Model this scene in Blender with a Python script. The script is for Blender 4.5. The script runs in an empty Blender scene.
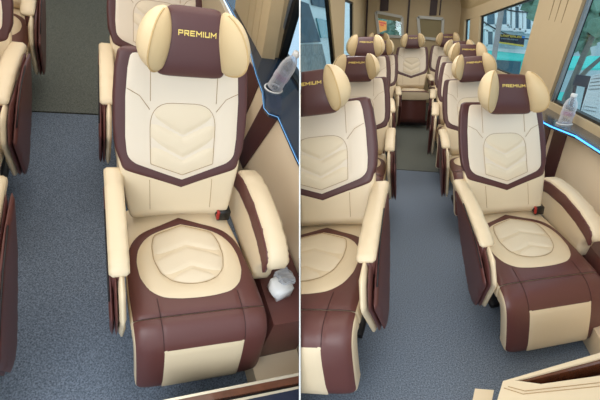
import bpy, bmesh, math, random
import numpy as np
from mathutils import Vector, Matrix
from mathutils.geometry import delaunay_2d_cdt
random.seed(7)
SC = bpy.context.scene
COL = SC.collection

# ------------------------------------------------------------------ the two cabins and the camera
# Cabin B (right half) is the world frame; cabin A (left half) is the same kind of cabin standing beside it.
F_PX = 420.0; SY = -26.47
RA = Matrix(((0.8947, -0.3313, 0.2997), (-0.0072, -0.6814, -0.7319), (0.4466, 0.6527, -0.612)))
RB = Matrix(((0.9721, 0.2345, -0.0056), (0.0718, -0.3203, -0.9446), (-0.2233, 0.9178, -0.3282)))
CA = Vector((-0.3364, -1.1651, 1.7742)); CB = Vector((-0.6188, -2.3385, 1.341))
FIT = {
    'AR1': ([[0.9328, -0.0637, -0.0429], [-0.0761, 0.8281, -0.0329], [0.0734, 0.1132, 1.0864]], [-0.0055, 0.0023, -0.0024]),
    'AR2': ([[0.9988, -0.047, -0.0083], [0.04, 1.0031, -0.0143], [0.0093, 0.0201, 1.0043]], [-0.008, 1.0086, 0.001]),
    'AL2': ([[1.0003, 0.042, -0.0095], [-0.0335, 0.9991, 0.0469], [0.0103, -0.0462, 1.009]], [-0.874, 0.8674, 0.001]),
    'AL1': ([[1.0, 0, 0], [0, 1.0, 0], [0, 0, 1.0]], [-0.86, -0.0067, 0.0004]),
    'AL3': ([[1.0, 0, 0], [0, 1.0, 0], [0, 0, 1.0]], [-0.874, 1.75, 0.001]),
    'BR1': ([[0.9485, -0.1909, -0.0958], [0.5217, 0.969, -0.2277], [-0.051, 0.1705, 0.9441]], [-0.0071, -0.0116, -0.0022]),
    'BL1': ([[1.0731, 0.104, -0.1427], [0.0145, 1.1592, -0.2164], [0.1627, 0.1621, 0.9646]], [-0.8638, -0.4082, 0.0071]),
    'BR2': ([[0.90, -0.0297, -0.0953], [0.032, 1.0001, 0.0374], [0.0815, -0.0374, 0.968]], [-0.013, 0.9797, -0.0098]),
    'BL2': ([[1.0062, 0.0445, -0.0804], [-0.0374, 1.0014, -0.0258], [0.0425, 0.0243, 0.9647]], [-0.8795, 0.8256, -0.0049]),
    'BR3': ([[1, 0, 0], [0, 1, 0], [0, 0, 1]], [-0.05, 1.95, 0.0]),
    'BR4': ([[1, 0, 0], [0, 1, 0], [0, 0, 1]], [-0.02, 2.93, 0.0]),
    'BL3': ([[1.06, -0.0068, -0.0092], [0.0057, 0.9999, -0.0128], [-0.0004, 0.0156, 1.05]], [-0.985, 1.85, 0.0102]),
    'BL4': ([[1, 0, 0], [0, 1, 0], [0, 0, 1]], [-0.93, 3.1, 0.0]),
    'BC': ([[0.9893, -0.0039, -0.0332], [0.003, 1.0002, 0.0082], [0.0173, -0.0057, 0.9948]], [-0.494, 4.0629, 0.0577]),
    'BCL': ([[1, 0, 0], [0, 1, 0], [0, 0, 1]], [-1.04, 4.5, 0.0577]),
    'BCR': ([[1, 0, 0], [0, 1, 0], [0, 0, 1]], [-0.02, 4.5, 0.0577]),
}
XR = RB.transposed() @ RA
XT = CB - XR @ CA
XA = Matrix.Translation(XT) @ XR.to_4x4()
XB = Matrix.Identity(4)
XF = {'A': XA, 'B': XB}

cam_d = bpy.data.cameras.new('camera'); cam = bpy.data.objects.new('camera', cam_d); COL.objects.link(cam)
r0, r1, r2 = RB[0], RB[1], RB[2]
cam.matrix_world = Matrix.Translation(CB) @ Matrix(((r0[0], -r1[0], -r2[0]), (r0[1], -r1[1], -r2[1]), (r0[2], -r1[2], -r2[2]))).to_4x4()
cam_d.sensor_fit = 'HORIZONTAL'; cam_d.sensor_width = 36.0
cam_d.lens = 36.0 * F_PX / 600.0
cam_d.shift_y = SY / 600.0
cam_d.clip_start = 0.02; cam_d.clip_end = 300
SC.camera = cam

def at(px, py, ax, val):
    """point of cabin B's surroundings on the plane axis = val seen at a pixel"""
    d = RB.transposed() @ Vector(((px - 300) / F_PX, (py - 200 - SY) / F_PX, 1.0))
    t = (val - CB[ax]) / d[ax]
    return CB + d * t
def atA(px, py, ax, val):
    d = RA.transposed() @ Vector(((px - 300) / F_PX, (py - 200 - SY) / F_PX, 1.0))
    t = (val - CA[ax]) / d[ax]
    return CA + d * t

# ------------------------------------------------------------------ materials
def lin(c):
    return tuple(((x / 255) / 12.92 if x / 255 <= .04045 else ((x / 255 + .055) / 1.055) ** 2.4) for x in c) + (1.0,)
MATS = {}
def mat(name, rgb, rough=.5, metal=0.0, bump=0.0, bscale=300.0, var=0.0, vscale=6.0, spec=.5, emit=None, estr=0.0, coat=0.0):
    m = bpy.data.materials.new(name); m.use_nodes = True
    nt = m.node_tree; b = nt.nodes['Principled BSDF']
    c = lin(rgb)
    b.inputs['Base Color'].default_value = c; b.inputs['Roughness'].default_value = rough
    b.inputs['Metallic'].default_value = metal; b.inputs['Specular IOR Level'].default_value = spec
    b.inputs['Coat Weight'].default_value = coat
    tc = nt.nodes.new('ShaderNodeTexCoord')
    if var:
        n = nt.nodes.new('ShaderNodeTexNoise'); n.inputs['Scale'].default_value = vscale; n.inputs['Detail'].default_value = 4
        nt.links.new(tc.outputs['Object'], n.inputs['Vector'])
        mx = nt.nodes.new('ShaderNodeMix'); mx.data_type = 'RGBA'
        mx.inputs[6].default_value = tuple(x * (1 - var) for x in c[:3]) + (1,)
        mx.inputs[7].default_value = tuple(min(1, x * (1 + var)) for x in c[:3]) + (1,)
        nt.links.new(n.outputs['Fac'], mx.inputs[0]); nt.links.new(mx.outputs[2], b.inputs['Base Color'])
    if bump:
        n2 = nt.nodes.new('ShaderNodeTexNoise'); n2.inputs['Scale'].default_value = bscale; n2.inputs['Detail'].default_value = 3
        nt.links.new(tc.outputs['Object'], n2.inputs['Vector'])
        bp = nt.nodes.new('ShaderNodeBump'); bp.inputs['Strength'].default_value = bump; bp.inputs['Distance'].default_value = .002
        nt.links.new(n2.outputs['Fac'], bp.inputs['Height']); nt.links.new(bp.outputs['Normal'], b.inputs['Normal'])
    if emit:
        b.inputs['Emission Color'].default_value = lin(emit); b.inputs['Emission Strength'].default_value = estr
    MATS[name] = m
    return m

def carpet(name, dark, light, scale=120):
    m = bpy.data.materials.new(name); m.use_nodes = True
    nt = m.node_tree; b = nt.nodes['Principled BSDF']; b.inputs['Roughness'].default_value = .95; b.inputs['Specular IOR Level'].default_value = .15
    tc = nt.nodes.new('ShaderNodeTexCoord')
    n = nt.nodes.new('ShaderNodeTexNoise'); n.inputs['Scale'].default_value = scale; n.inputs['Detail'].default_value = 6; n.inputs['Roughness'].default_value = .8
    nt.links.new(tc.outputs['Object'], n.inputs['Vector'])
    r = nt.nodes.new('ShaderNodeValToRGB')
    r.color_ramp.elements[0].position = .33; r.color_ramp.elements[0].color = lin(dark)
    r.color_ramp.elements[1].position = .68; r.color_ramp.elements[1].color = lin(light)
    nt.links.new(n.outputs['Fac'], r.inputs['Fac']); nt.links.new(r.outputs['Color'], b.inputs['Base Color'])
    bp = nt.nodes.new('ShaderNodeBump'); bp.inputs['Strength'].default_value = .6; bp.inputs['Distance'].default_value = .004
    nt.links.new(n.outputs['Fac'], bp.inputs['Height']); nt.links.new(bp.outputs['Normal'], b.inputs['Normal'])
    return m

def glass(name, tint, fac=.08):
    m = bpy.data.materials.new(name); m.use_nodes = True
    nt = m.node_tree; nt.nodes.remove(nt.nodes['Principled BSDF']); out = nt.nodes['Material Output']
    t = nt.nodes.new('ShaderNodeBsdfTransparent'); t.inputs['Color'].default_value = lin(tint)
    g = nt.nodes.new('ShaderNodeBsdfGlossy'); g.inputs['Roughness'].default_value = .02
    mx = nt.nodes.new('ShaderNodeMixShader'); mx.inputs[0].default_value = fac
    nt.links.new(t.outputs[0], mx.inputs[1]); nt.links.new(g.outputs[0], mx.inputs[2]); nt.links.new(mx.outputs[0], out.inputs[0])
    return m

def clear(name, tint, fac=.25, rough=.1):
    """thin clear plastic"""
    m = bpy.data.materials.new(name); m.use_nodes = True
    nt = m.node_tree; nt.nodes.remove(nt.nodes['Principled BSDF']); out = nt.nodes['Material Output']
    t = nt.nodes.new('ShaderNodeBsdfTransparent'); t.inputs['Color'].default_value = lin(tint)
    p = nt.nodes.new('ShaderNodeBsdfPrincipled'); p.inputs['Base Color'].default_value = lin((225, 228, 235)); p.inputs['Roughness'].default_value = rough
    n = nt.nodes.new('ShaderNodeTexNoise'); n.inputs['Scale'].default_value = 60
    bp = nt.nodes.new('ShaderNodeBump'); bp.inputs['Strength'].default_value = .7; bp.inputs['Distance'].default_value = .01
    tc = nt.nodes.new('ShaderNodeTexCoord'); nt.links.new(tc.outputs['Object'], n.inputs['Vector'])
    nt.links.new(n.outputs['Fac'], bp.inputs['Height']); nt.links.new(bp.outputs['Normal'], p.inputs['Normal'])
    lw = nt.nodes.new('ShaderNodeLayerWeight'); lw.inputs['Blend'].default_value = .35
    ma = nt.nodes.new('ShaderNodeMath'); ma.operation = 'ADD'; ma.inputs[1].default_value = fac; ma.use_clamp = True
    nt.links.new(lw.outputs['Facing'], ma.inputs[0])
    mx = nt.nodes.new('ShaderNodeMixShader')
    nt.links.new(ma.outputs[0], mx.inputs[0]); nt.links.new(t.outputs[0], mx.inputs[1]); nt.links.new(p.outputs[0], mx.inputs[2]); nt.links.new(mx.outputs[0], out.inputs[0])
    return m

CREAM = mat('cream_leather', (226, 207, 175), .42, bump=.12, bscale=420, var=.03)
CREAM2 = mat('cream_perforated_leather', (230, 214, 187), .48, bump=.35, bscale=650, var=.03)
PALE = mat('pale_cream_leather', (230, 216, 196), .40, bump=.10, bscale=420, var=.03)
WINGM = mat('wing_cream_leather', (223, 201, 162), .46, bump=.25, bscale=600, var=.04)
SEAML = mat('tan_thread', (172, 142, 104), .8)
WINGI = mat('wing_inner_shaded_leather', (208, 184, 142), .5, bump=.35, bscale=650, var=.04)  # perforated inner face, its shade put into a darker tan
PIPE = mat('tan_piping', (196, 166, 118), .6)
SEAMD = mat('dark_thread', (58, 32, 31), .7)
MAROON = mat('maroon_leather', (96, 56, 52), .40, bump=.12, bscale=420, var=.05)
MAROOND = mat('dark_maroon_leather', (84, 50, 50), .42, bump=.12, bscale=420, var=.05)
GOLD = mat('gold_print', (232, 205, 110), .4)
BLACK = mat('black_plastic', (22, 22, 24), .35)
SOOT = mat('dark_underframe', (26, 22, 24), .6)
RED = mat('red_plastic', (170, 40, 35), .4)
GREYM = mat('grey_plastic', (150, 155, 165), .4)
PANEL = mat('beige_wall_vinyl', (236, 216, 186), .55, bump=.1, bscale=200, var=.03)
PILLAR = mat('beige_pillar_trim', (202, 182, 146), .55, var=.03)
WALLM = mat('beige_cabin_trim', (198, 178, 142), .6, var=.03)
CEILM = mat('tan_headliner', (186, 165, 125), .7, var=.03)
LEDGEA = mat('black_ledge_sky_tint', (30, 50, 74), .16, spec=.7, coat=.3)  # black ledge with the sky's blue reflection put into its base colour
LEDGE = mat('gloss_black_ledge', (26, 44, 64), .18, spec=.7, coat=.3)  # same ledge in the other cabin, sky tint in its colour too
RUBBER = mat('black_rubber', (12, 12, 14), .5)
ALU = mat('brushed_frame', (150, 158, 166), .35, metal=.6)
LED = mat('blue_light_strip', (60, 150, 240), .4, emit=(70, 165, 255), estr=2.6)
LED2 = mat('dim_blue_light_strip', (120, 175, 225), .4, emit=(110, 180, 245), estr=.5)
WOOD = mat('dark_wood_trim', (92, 52, 34), .25, var=.35, vscale=30, coat=.4)
CHROME = mat('bright_trim', (215, 208, 190), .25, metal=.5)
CARP = carpet('grey_carpet_daylit', (52, 61, 73), (154, 168, 187), 170)  # near copy of one grey carpet, cool door light put into its colour
CARPF = carpet('grey_carpet_dim', (54, 57, 54), (142, 146, 138), 170)  # rear copy of the same carpet, coloured duller away from the door light
WHITE = mat('white_plastic', (226, 228, 230), .35)
FRAMEW = mat('white_window_frame', (205, 206, 200), .4)
BLIND = mat('tan_roller_blind', (158, 146, 112), .8, bump=.2, bscale=500)
STRIPE = mat('dark_brown_stripe', (58, 36, 34), .5)
GLASS = glass('window_glass', (236, 247, 250), .05)
GLASSA = glass('window_glass_pale', (225, 238, 246))
BOTTLE = clear('clear_bottle_plastic', (240, 243, 248), .16, .08)
BUBBLE = clear('crinkled_clear_wrap', (190, 192, 196), .30, .10)
DIV = mat('pale_divider', (225, 222, 214), .6)

# ------------------------------------------------------------------ mesh helpers
def link(name, verts, faces, m=None, parent=None, smooth=True, label=None, kind=None, cat=None, group=None):
    me = bpy.data.meshes.new(name)
    me.from_pydata([tuple(v) for v in verts], [], [tuple(f) for f in faces]); me.update()
    if m: me.materials.append(m)
    o = bpy.data.objects.new(name, me); COL.objects.link(o)
    if smooth:
        for p in me.polygons: p.use_smooth = True
    if parent: o.parent = parent
    tag(o, label, cat, group, kind)
    return o

def tag(o, label=None, cat=None, group=None, kind=None):
    if label: o['label'] = label
    if cat: o['category'] = cat
    if group: o['group'] = group
    if kind: o['kind'] = kind
    return o

def thing(name, label, cat, loc=(0, 0, 0), scene='B', group=None):
    o = bpy.data.objects.new(name, None); COL.objects.link(o)
    o.matrix_world = XF[scene] @ Matrix.Translation(loc)
    o.empty_display_size = .1
    return tag(o, label, cat, group)

def join(*parts):
    V, Fc = [], []
    for v, f in parts:
        b = len(V); V += [tuple(p) for p in v]; Fc += [tuple(i + b for i in q) for q in f]
    return V, Fc

def moved(part, M):
    v, f = part
    return [tuple(M @ Vector(p)) for p in v], f

def seg_dist(P, poly, closed=False):
    P = np.asarray(P, float); A = np.asarray(poly, float)
    Bp = np.roll(A, -1, 0) if closed else A[1:]
    Ap = A if closed else A[:-1]
    d = np.full(len(P), 1e9)
    for a, b in zip(Ap, Bp):
        ab = b - a; L = ab @ ab
        if L < 1e-14: continue
        t = np.clip(((P - a) @ ab) / L, 0, 1)
        q = a + t[:, None] * ab
        d = np.minimum(d, np.hypot(*(P - q).T))
    return d

def inside(P, poly):
    P = np.asarray(P, float); A = np.asarray(poly, float); c = np.zeros(len(P), bool)
    n = len(A); j = n - 1
    for i in range(n):
        xi, yi = A[i]; xj, yj = A[j]
        cond = ((yi > P[:, 1]) != (yj > P[:, 1]))
        xx = (xj - xi) * (P[:, 1] - yi) / ((yj - yi) if abs(yj - yi) > 1e-12 else 1e-12) + xi
        c ^= cond & (P[:, 0] < xx); j = i
    return c

def rounded(pts, r, n=5):
    """round the corners of a polygon; r a number or one per corner"""
    out = []; N = len(pts)
    for i in range(N):
        rr = r[i] if isinstance(r, (list, tuple)) else r
        p = np.array(pts[i], float); a = np.array(pts[i - 1], float); b = np.array(pts[(i + 1) % N], float)
        if rr <= 0: out.append(tuple(p)); continue
        da, db = a - p, b - p
        la, lb = np.linalg.norm(da), np.linalg.norm(db)
        k = min(rr, la * .49, lb * .49)
        s, e = p + da / la * k, p + db / lb * k
        for t in np.linspace(0, 1, n):
            out.append(tuple((1 - t) ** 2 * s + 2 * t * (1 - t) * p + t * t * e))
    return out

def resample(pts, h):
    out = []
    N = len(pts)
    for i in range(N):
        a = np.array(pts[i], float); b = np.array(pts[(i + 1) % N], float)
        L = np.linalg.norm(b - a)
        if L < 1e-7: continue
        n = max(1, int(round(L / h)))
        for k in range(n): out.append(tuple(a + (b - a) * k / n))
    return out

def resample_open(pts, h):
    out = []
    for a, b in zip(pts[:-1], pts[1:]):
        a, b = np.array(a, float), np.array(b, float); n = max(1, int(round(np.linalg.norm(b - a) / h)))
        for k in range(n): out.append(tuple(a + (b - a) * k / n))
    out.append(tuple(pts[-1])); return out

def fill2d(outline, h):
    b = resample(outline, h)
    A = np.array(b); lo, hi = A.min(0), A.max(0)
    gx = np.arange(lo[0] + h * .5, hi[0], h); gy = np.arange(lo[1] + h * .5, hi[1], h)
    if len(gx) and len(gy):
        G = np.array([(x + (h * .5 if j % 2 else 0), y) for j, y in enumerate(gy) for x in gx])
        k = inside(G, b)
        G = G[k]
        if len(G): G = G[seg_dist(G, b, True) > h * .55]
    else: G = np.zeros((0, 2))
    pts = [Vector(p) for p in b] + [Vector(p) for p in G]
    n = len(b)
    v, e, f, _, _, _ = delaunay_2d_cdt(pts, [], [list(range(n))], 1, 1e-7)
    V = np.array([(p.x, p.y) for p in v])
    return V, [tuple(q) for q in f], b

def patch(outline, surf, h=.01, inflate=.006, r=.02, base=.001, grooves=()):
    """a panel of leather: a polygon in the surface's own coordinates, laid on it and puffed up"""
    V, Fc, b = fill2d(outline, h)
    d = seg_dist(V, b, True)
    off = base + inflate * (1 - np.exp(-d / r))
    for poly, dep, wid in grooves:
        off = off - dep * np.exp(-(seg_dist(V, poly) / wid) ** 2)
    out = []
    for (u, v), o in zip(V, off):
        p, n = surf(u, v); out.append(p + n * o)
    # orientation
    if Fc:
        k = Fc[len(Fc) // 2]; a, bb, c = (out[i] for i in k[:3])
        nn = surf(*V[k[0]])[1]
        if (bb - a).cross(c - a).dot(nn) < 0: Fc = [tuple(reversed(q)) for q in Fc]
    return out, Fc

def plate(outline, w0, w1, r=.006, h=.02, f=None):
    """a flat solid with rounded rims: polygon in (u, v), thickness w0..w1; f maps (u, v, w) to a point (default w along x)"""
    f = f or (lambda u, v, w: (w, u, v))
    r = min(r, (w1 - w0) * .49)
    V, Fc, b = fill2d(outline, h)
    d = seg_dist(V, b, True); q = np.clip(d / r, 0, 1)
    # extra ring for the rim
    dw = r * (1 - np.sqrt(np.clip(1 - (1 - q) ** 2, 0, 1)))
    n = len(V); out = [f(u, v, w1 - k) for (u, v), k in zip(V, dw)] + [f(u, v, w0 + k) for (u, v), k in zip(V, dw)]
    faces = list(Fc) + [tuple(i + n for i in reversed(t)) for t in Fc]
    # boundary walls
    cnt = {}
    for t in Fc:
        for i in range(3):
            e = (t[i], t[(i + 1) % 3]); cnt[e] = 1
    for (i, j) in cnt:
        if (j, i) not in cnt: faces.append((j, i, i + n, j + n))
    # consistent outward direction
    P = [Vector(p) for p in out]; c = sum(P, Vector()) / len(P); vol = 0
    for t in faces:
        a, bb, cc = P[t[0]] - c, P[t[1]] - c, P[t[2]] - c; vol += a.dot(bb.cross(cc))
    if vol < 0: faces = [tuple(reversed(t)) for t in faces]
    return out, faces

def box(x0, x1, y0, y1, z0, z1, r=.004):
    return plate([(y0, z0), (y1, z0), (y1, z1), (y0, z1)], x0, x1, r, max(.02, max(y1 - y0, z1 - z0) / 6))

def hexa(P):
    """solid from 8 points: 4 of one face then the 4 opposite ones in the same order"""
    Fc = [(0, 1, 2, 3), (7, 6, 5, 4), (0, 4, 5, 1), (1, 5, 6, 2), (2, 6, 7, 3), (3, 7, 4, 0)]
    P = [Vector(p) for p in P]; c = sum(P, Vector()) / 8
    if sum((P[t[0]] - c).dot((P[t[1]] - c).cross(P[t[2]] - c)) for t in Fc) < 0: Fc = [tuple(reversed(t)) for t in Fc]
    return P, Fc

def slab(quad, thick):
    """a quad given by four points, thickened along its normal"""
    q = [Vector(p) for p in quad]; n = (q[1] - q[0]).cross(q[3] - q[0]).normalized() * thick
    return hexa(q + [p + n for p in q])

def prism(poly, z0, z1):
    n = len(poly); V = [(x, y, z0) for x, y in poly] + [(x, y, z1) for x, y in poly]
    ar = sum(poly[i][0] * poly[(i + 1) % n][1] - poly[(i + 1) % n][0] * poly[i][1] for i in range(n))
    idx = list(range(n)) if ar > 0 else list(reversed(range(n)))
    Fc = [tuple(reversed(idx)), tuple(i + n for i in idx)]
    for k in range(n):
        i, j = idx[k], idx[(k + 1) % n]; Fc.append((i, j, j + n, i + n))
    return V, Fc

def bar(a, b, r, up=(0, 0, 1), ratio=1.0):
    a, b = Vector(a), Vector(b); t = (b - a).normalized(); u = Vector(up)
    s = t.cross(u)
    s = s.normalized() if s.length > 1e-5 else t.orthogonal().normalized()
    v = s.cross(t)
    c = [(-1, -1), (1, -1), (1, 1), (-1, 1)]
    return hexa([a + s * r * i + v * r * ratio * j for i, j in c] + [b + s * r * i + v * r * ratio * j for i, j in c])

def tube(pts, r, n=8):
    pts = [Vector(p) for p in pts]; V, Fc = [], []
    pr = None
    for i, p in enumerate(pts):
        t = (pts[min(i + 1, len(pts) - 1)] - pts[max(i - 1, 0)]).normalized()
        s = t.orthogonal().normalized() if pr is None else (pr - t * pr.dot(t)).normalized()
        pr = s; w = t.cross(s); rr = r[i] if isinstance(r, (list, tuple)) else r
        for k in range(n):
            a = 2 * math.pi * k / n; V.append(p + s * rr * math.cos(a) + w * rr * math.sin(a))
    for i in range(len(pts) - 1):
        for k in range(n):
            a, b = i * n + k, i * n + (k + 1) % n; Fc.append((a, b, b + n, a + n))
    Fc.append(tuple(reversed(range(n)))); Fc.append(tuple((len(pts) - 1) * n + k for k in range(n)))
    return V, Fc

def lathe(prof, n=20):
    V, Fc = [], []
    for r, z in prof:
        for k in range(n):
            a = 2 * math.pi * k / n; V.append((r * math.cos(a), r * math.sin(a), z))
    for i in range(len(prof) - 1):
        for k in range(n):
            a, b = i * n + k, i * n + (k + 1) % n; Fc.append((a, b, b + n, a + n))
    Fc.append(tuple(reversed(range(n)))); Fc.append(tuple((len(prof) - 1) * n + k for k in range(n)))
    return V, Fc

def blob(c, rad, n=2, jit=.15):
    bm = bmesh.new(); bmesh.ops.create_icosphere(bm, subdivisions=n, radius=1)
    V = []
    for v in bm.verts:
        k = 1 + random.uniform(-jit, jit)
        V.append((c[0] + v.co.x * rad[0] * k, c[1] + v.co.y * rad[1] * k, c[2] + v.co.z * rad[2] * k))
    bm.verts.index_update()
    Fc = [tuple(v.index for v in f.verts) for f in bm.faces]; bm.free()
    return V, Fc

# ------------------------------------------------------------------ upholstery swept along a profile
class Sweep:
    def __init__(self, keys, prof, w, T, p=4.0, flip=False, bol=0.0):
        self.bol = bol   # how far the side bolsters come forward
        self.k = np.array(keys, float); self.P = np.array(prof, float)
        # densify with Catmull-Rom so that the surface is smooth
        kk, pp = [], []
        n = len(self.k)
        for i in range(n - 1):
            p0, p1, p2, p3 = self.P[max(i - 1, 0)], self.P[i], self.P[i + 1], self.P[min(i + 2, n - 1)]
            for t in np.linspace(0, 1, 9)[:-1]:
                pp.append(.5 * ((2 * p1) + (-p0 + p2) * t + (2 * p0 - 5 * p1 + 4 * p2 - p3) * t * t + (-p0 + 3 * p1 - 3 * p2 + p3) * t ** 3))
                kk.append(self.k[i] + (self.k[i + 1] - self.k[i]) * t)
        kk.append(self.k[-1]); pp.append(self.P[-1])
        self.kk = np.array(kk); self.pp = np.array(pp)
        self.w = np.array(w, float); self.T = np.array(T, float); self.p = p; self.flip = flip
    def pt(self, s):
        k = self.kk
        if s < k[0]:
            return self.pp[0] + (self.pp[1] - self.pp[0]) / (k[1] - k[0]) * (s - k[0])
        if s > k[-1]:
            return self.pp[-1] + (self.pp[-1] - self.pp[-2]) / (k[-1] - k[-2]) * (s - k[-1])
        return np.array([np.interp(s, k, self.pp[:, 0]), np.interp(s, k, self.pp[:, 1])])
    def frame(self, s):
        e = .004
        t = self.pt(s + e) - self.pt(s - e); t = t / np.linalg.norm(t)
        N = np.array([t[1], -t[0]]) if self.flip else np.array([-t[1], t[0]])
        return self.pt(s), N
    def W(self, s): return float(np.interp(s, self.w[:, 0], self.w[:, 1]))
    def TT(self, s): return float(np.interp(s, self.T[:, 0], self.T[:, 1]))
    def ring(self, x, s, ww, tt, side):
        """point at lateral x; side +1 front, -1 rear"""
        P, N = self.frame(s); T = self.TT(s)
        q = min(abs(x) / ww, 1.0); d = tt * (1 - q ** self.p) ** (1 / self.p)
        y, z = P - N * T + N * d * side
        return Vector((x, y, z))
    def front(self, x, s):
        P, N = self.frame(s); w, T = self.W(s), self.TT(s)
        q = min(abs(x) / w, .9995); d = T * (1 - q ** self.p) ** (1 / self.p)
        y, z = P - N * (T - d) + N * self.bol * q ** 3
        gx = math.copysign(q ** (self.p - 1) / w, x); gn = (d / T) ** (self.p - 1) / T
        n = Vector((gx, gn * N[0], gn * N[1])).normalized()
        return Vector((x, y, z)), n
    def solid(self, s0, s1, ns=24, nt=36, cap=.02, grow=0.0, s0f=None):
        """closed body between two keys; s0f(x) bends the lower rim"""
        st = []
        cp = [(0, 1.0)] if cap <= 0 else [(a, a) for a in (90, 65, 40, 18, 0)]
        def add(s, sh): st.append((s, sh))
        if cap > 0:
            for a in (88, 65, 42, 20): add(s0 + cap * (1 - math.sin(math.radians(a))), cap * (1 - math.cos(math.radians(a))))
        lo, hi = s0 + (cap if cap > 0 else 0), s1 - (cap if cap > 0 else 0)
        for k in range(ns + 1): add(lo + (hi - lo) * k / ns, 0.0)
        if cap > 0:
            for a in (20, 42, 65, 88): add(s1 - cap * (1 - math.sin(math.radians(a))), cap * (1 - math.cos(math.radians(a))))
        V, Fc = [], []
        for s, sh in st:
            ww = self.W(s) + grow - sh; tt = max(self.TT(s) + grow - sh, .004)
            for k in range(nt):
                a = 2 * math.pi * k / nt; c, sn = math.cos(a), math.sin(a)
                x = ww * math.copysign(abs(c) ** (2 / self.p), c)
                d = tt * math.copysign(abs(sn) ** (2 / self.p), sn)
                se = s
                if s0f is not None:
                    t = (s - s0) / (s1 - s0); se = s0f(x) * (1 - t) + s1 * t
                P, N = self.frame(se); T = self.TT(se)
                y, z = P - N * T + N * d + N * self.bol * min(abs(x) / max(self.W(s), .01), 1.0) ** 3
                V.append(Vector((x, y, z)))
        m = len(st)
        for i in range(m - 1):
            for k in range(nt):
                a, b = i * nt + k, i * nt + (k + 1) % nt; Fc.append((a, b, b + nt, a + nt))
        Fc.append(tuple(reversed(range(nt)))); Fc.append(tuple((m - 1) * nt + k for k in range(nt)))
        P = V; c = sum(P, Vector()) / len(P); vol = 0
        for t in Fc:
            for i in range(1, len(t) - 1): vol += (P[t[0]] - c).dot((P[t[i]] - c).cross(P[t[i + 1]] - c))
        if vol < 0: Fc = [tuple(reversed(t)) for t in Fc]
        return V, Fc

def sym(right):
    """mirror a half outline (top to bottom on the right side) into a closed polygon"""
    return list(right) + [(-x, v) for x, v in reversed(right) if abs(x) > 1e-6]

# ------------------------------------------------------------------ the seat
def yc(z): return (z - .591) * .39 - .010 * math.exp(-((z - .60) / .10) ** 2) + .006
BK = [.40, .47, .52, .57, .62, .68, .75, .83, .91, .98, 1.03]
BACK = Sweep(BK, [(yc(z), z) for z in BK],
             [(.40, .17), (.47, .196), (.53, .207), (.60, .219), (.66, .236), (.75, .240), (.85, .236), (.95, .226), (1.0, .214), (1.04, .19)],
             [(.40, .034), (.60, .036), (.9, .034), (1.04, .030)], 4.0, bol=.024)
LUMB = Sweep(BK, [(.035, .40), (-.030, .475), (yc(.52) + .004, .52)] + [(yc(z) + .005, z) for z in BK[3:]],
             [(.40, .17), (.47, .194), (.53, .205), (.60, .215), (.66, .226), (.75, .228)], [(.40, .030), (.47, .036), (.60, .034), (.9, .03)], 4.5, bol=.018)
SPROF = [(.06, .428), (-.06, .437), (-.2, .443), (-.34, .449), (-.46, .455), (-.515, .452), (-.56, .440), (-.597, .405), (-.618, .345), (-.630, .275), (-.637, .215), (-.635, .170)]
def arc(pr):
    out = [0.0]
    for a, b in zip(pr[:-1], pr[1:]): out.append(out[-1] + math.hypot(b[0] - a[0], b[1] - a[1]))
    return out
SK = arc(SPROF)
SCRS = .568
SEAT = Sweep(SK, SPROF, [(0, .205), (.10, .214), (.22, .226), (.40, .240), (.57, .243), (.75, .240), (1.2, .236)], [(0, .06), (.5, .06), (.62, .05), (1.2, .04)], 6.0, flip=True)
S_PT = float(np.interp(-.389, [-p[1] for p in SPROF[6:]], SK[6:]))
S_END = SK[-1]
HK = [.985, 1.01, 1.045, 1.08, 1.12, 1.15, 1.178, 1.192]
HEAD = Sweep(HK, [(.060, .985), (.044, 1.01), (.036, 1.045), (.040, 1.08), (.054, 1.12), (.068, 1.15), (.088, 1.178), (.104, 1.192)],
             [(.98, .112), (1.02, .108), (1.10, .096), (1.19, .086)], [(.98, .05), (1.1, .058), (1.2, .05)], 7.0)

def vband(x): return .583 + .075 * min(abs(x) / .226, 1.0)

def word_mesh(word, width, height):
    """wide block capitals made of flat strokes, as (u, v) points centred on the origin"""
    S = {'P': [[(0, 0), (0, 1), (1, 1), (1, .42), (0, .42)]], 'R': [[(0, 0), (0, 1), (1, 1), (1, .42), (0, .42)], [(.45, .42), (1, 0)]],
         'E': [[(1, 1), (0, 1), (0, 0), (1, 0)], [(0, .5), (.85, .5)]], 'M': [[(0, 0), (0, 1), (.5, .35), (1, 1), (1, 0)]], 'I': [[(0, 0), (0, 1)]], 'U': [[(0, 1), (0, 0), (1, 0), (1, 1)]]}
    wd = {'I': 0.0, 'M': 1.25}
    x = 0; V, Fc = [], []
    tot = sum(wd.get(c, 1.0) for c in word) + .52 * (len(word) - 1)
    kx = (width - .22 * height) / tot; ky = height * .80; r = height * .105
    for c in word:
        w_ = wd.get(c, 1.0)
        for pl in S[c]:
            for p, q in zip(pl[:-1], pl[1:]):
                p = Vector(((x + p[0] * w_ - tot / 2) * kx, (p[1] - .5) * ky)); q = Vector(((x + q[0] * w_ - tot / 2) * kx, (q[1] - .5) * ky))
                t = (q - p).normalized(); n = Vector((-t.y, t.x)) * r; e = t * r; b = len(V)
                V += [p - e - n, q + e - n, q + e + n, p - e + n]; Fc.append((b, b + 1, b + 2, b + 3))
        x += w_ + .52
    return V, Fc

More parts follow.
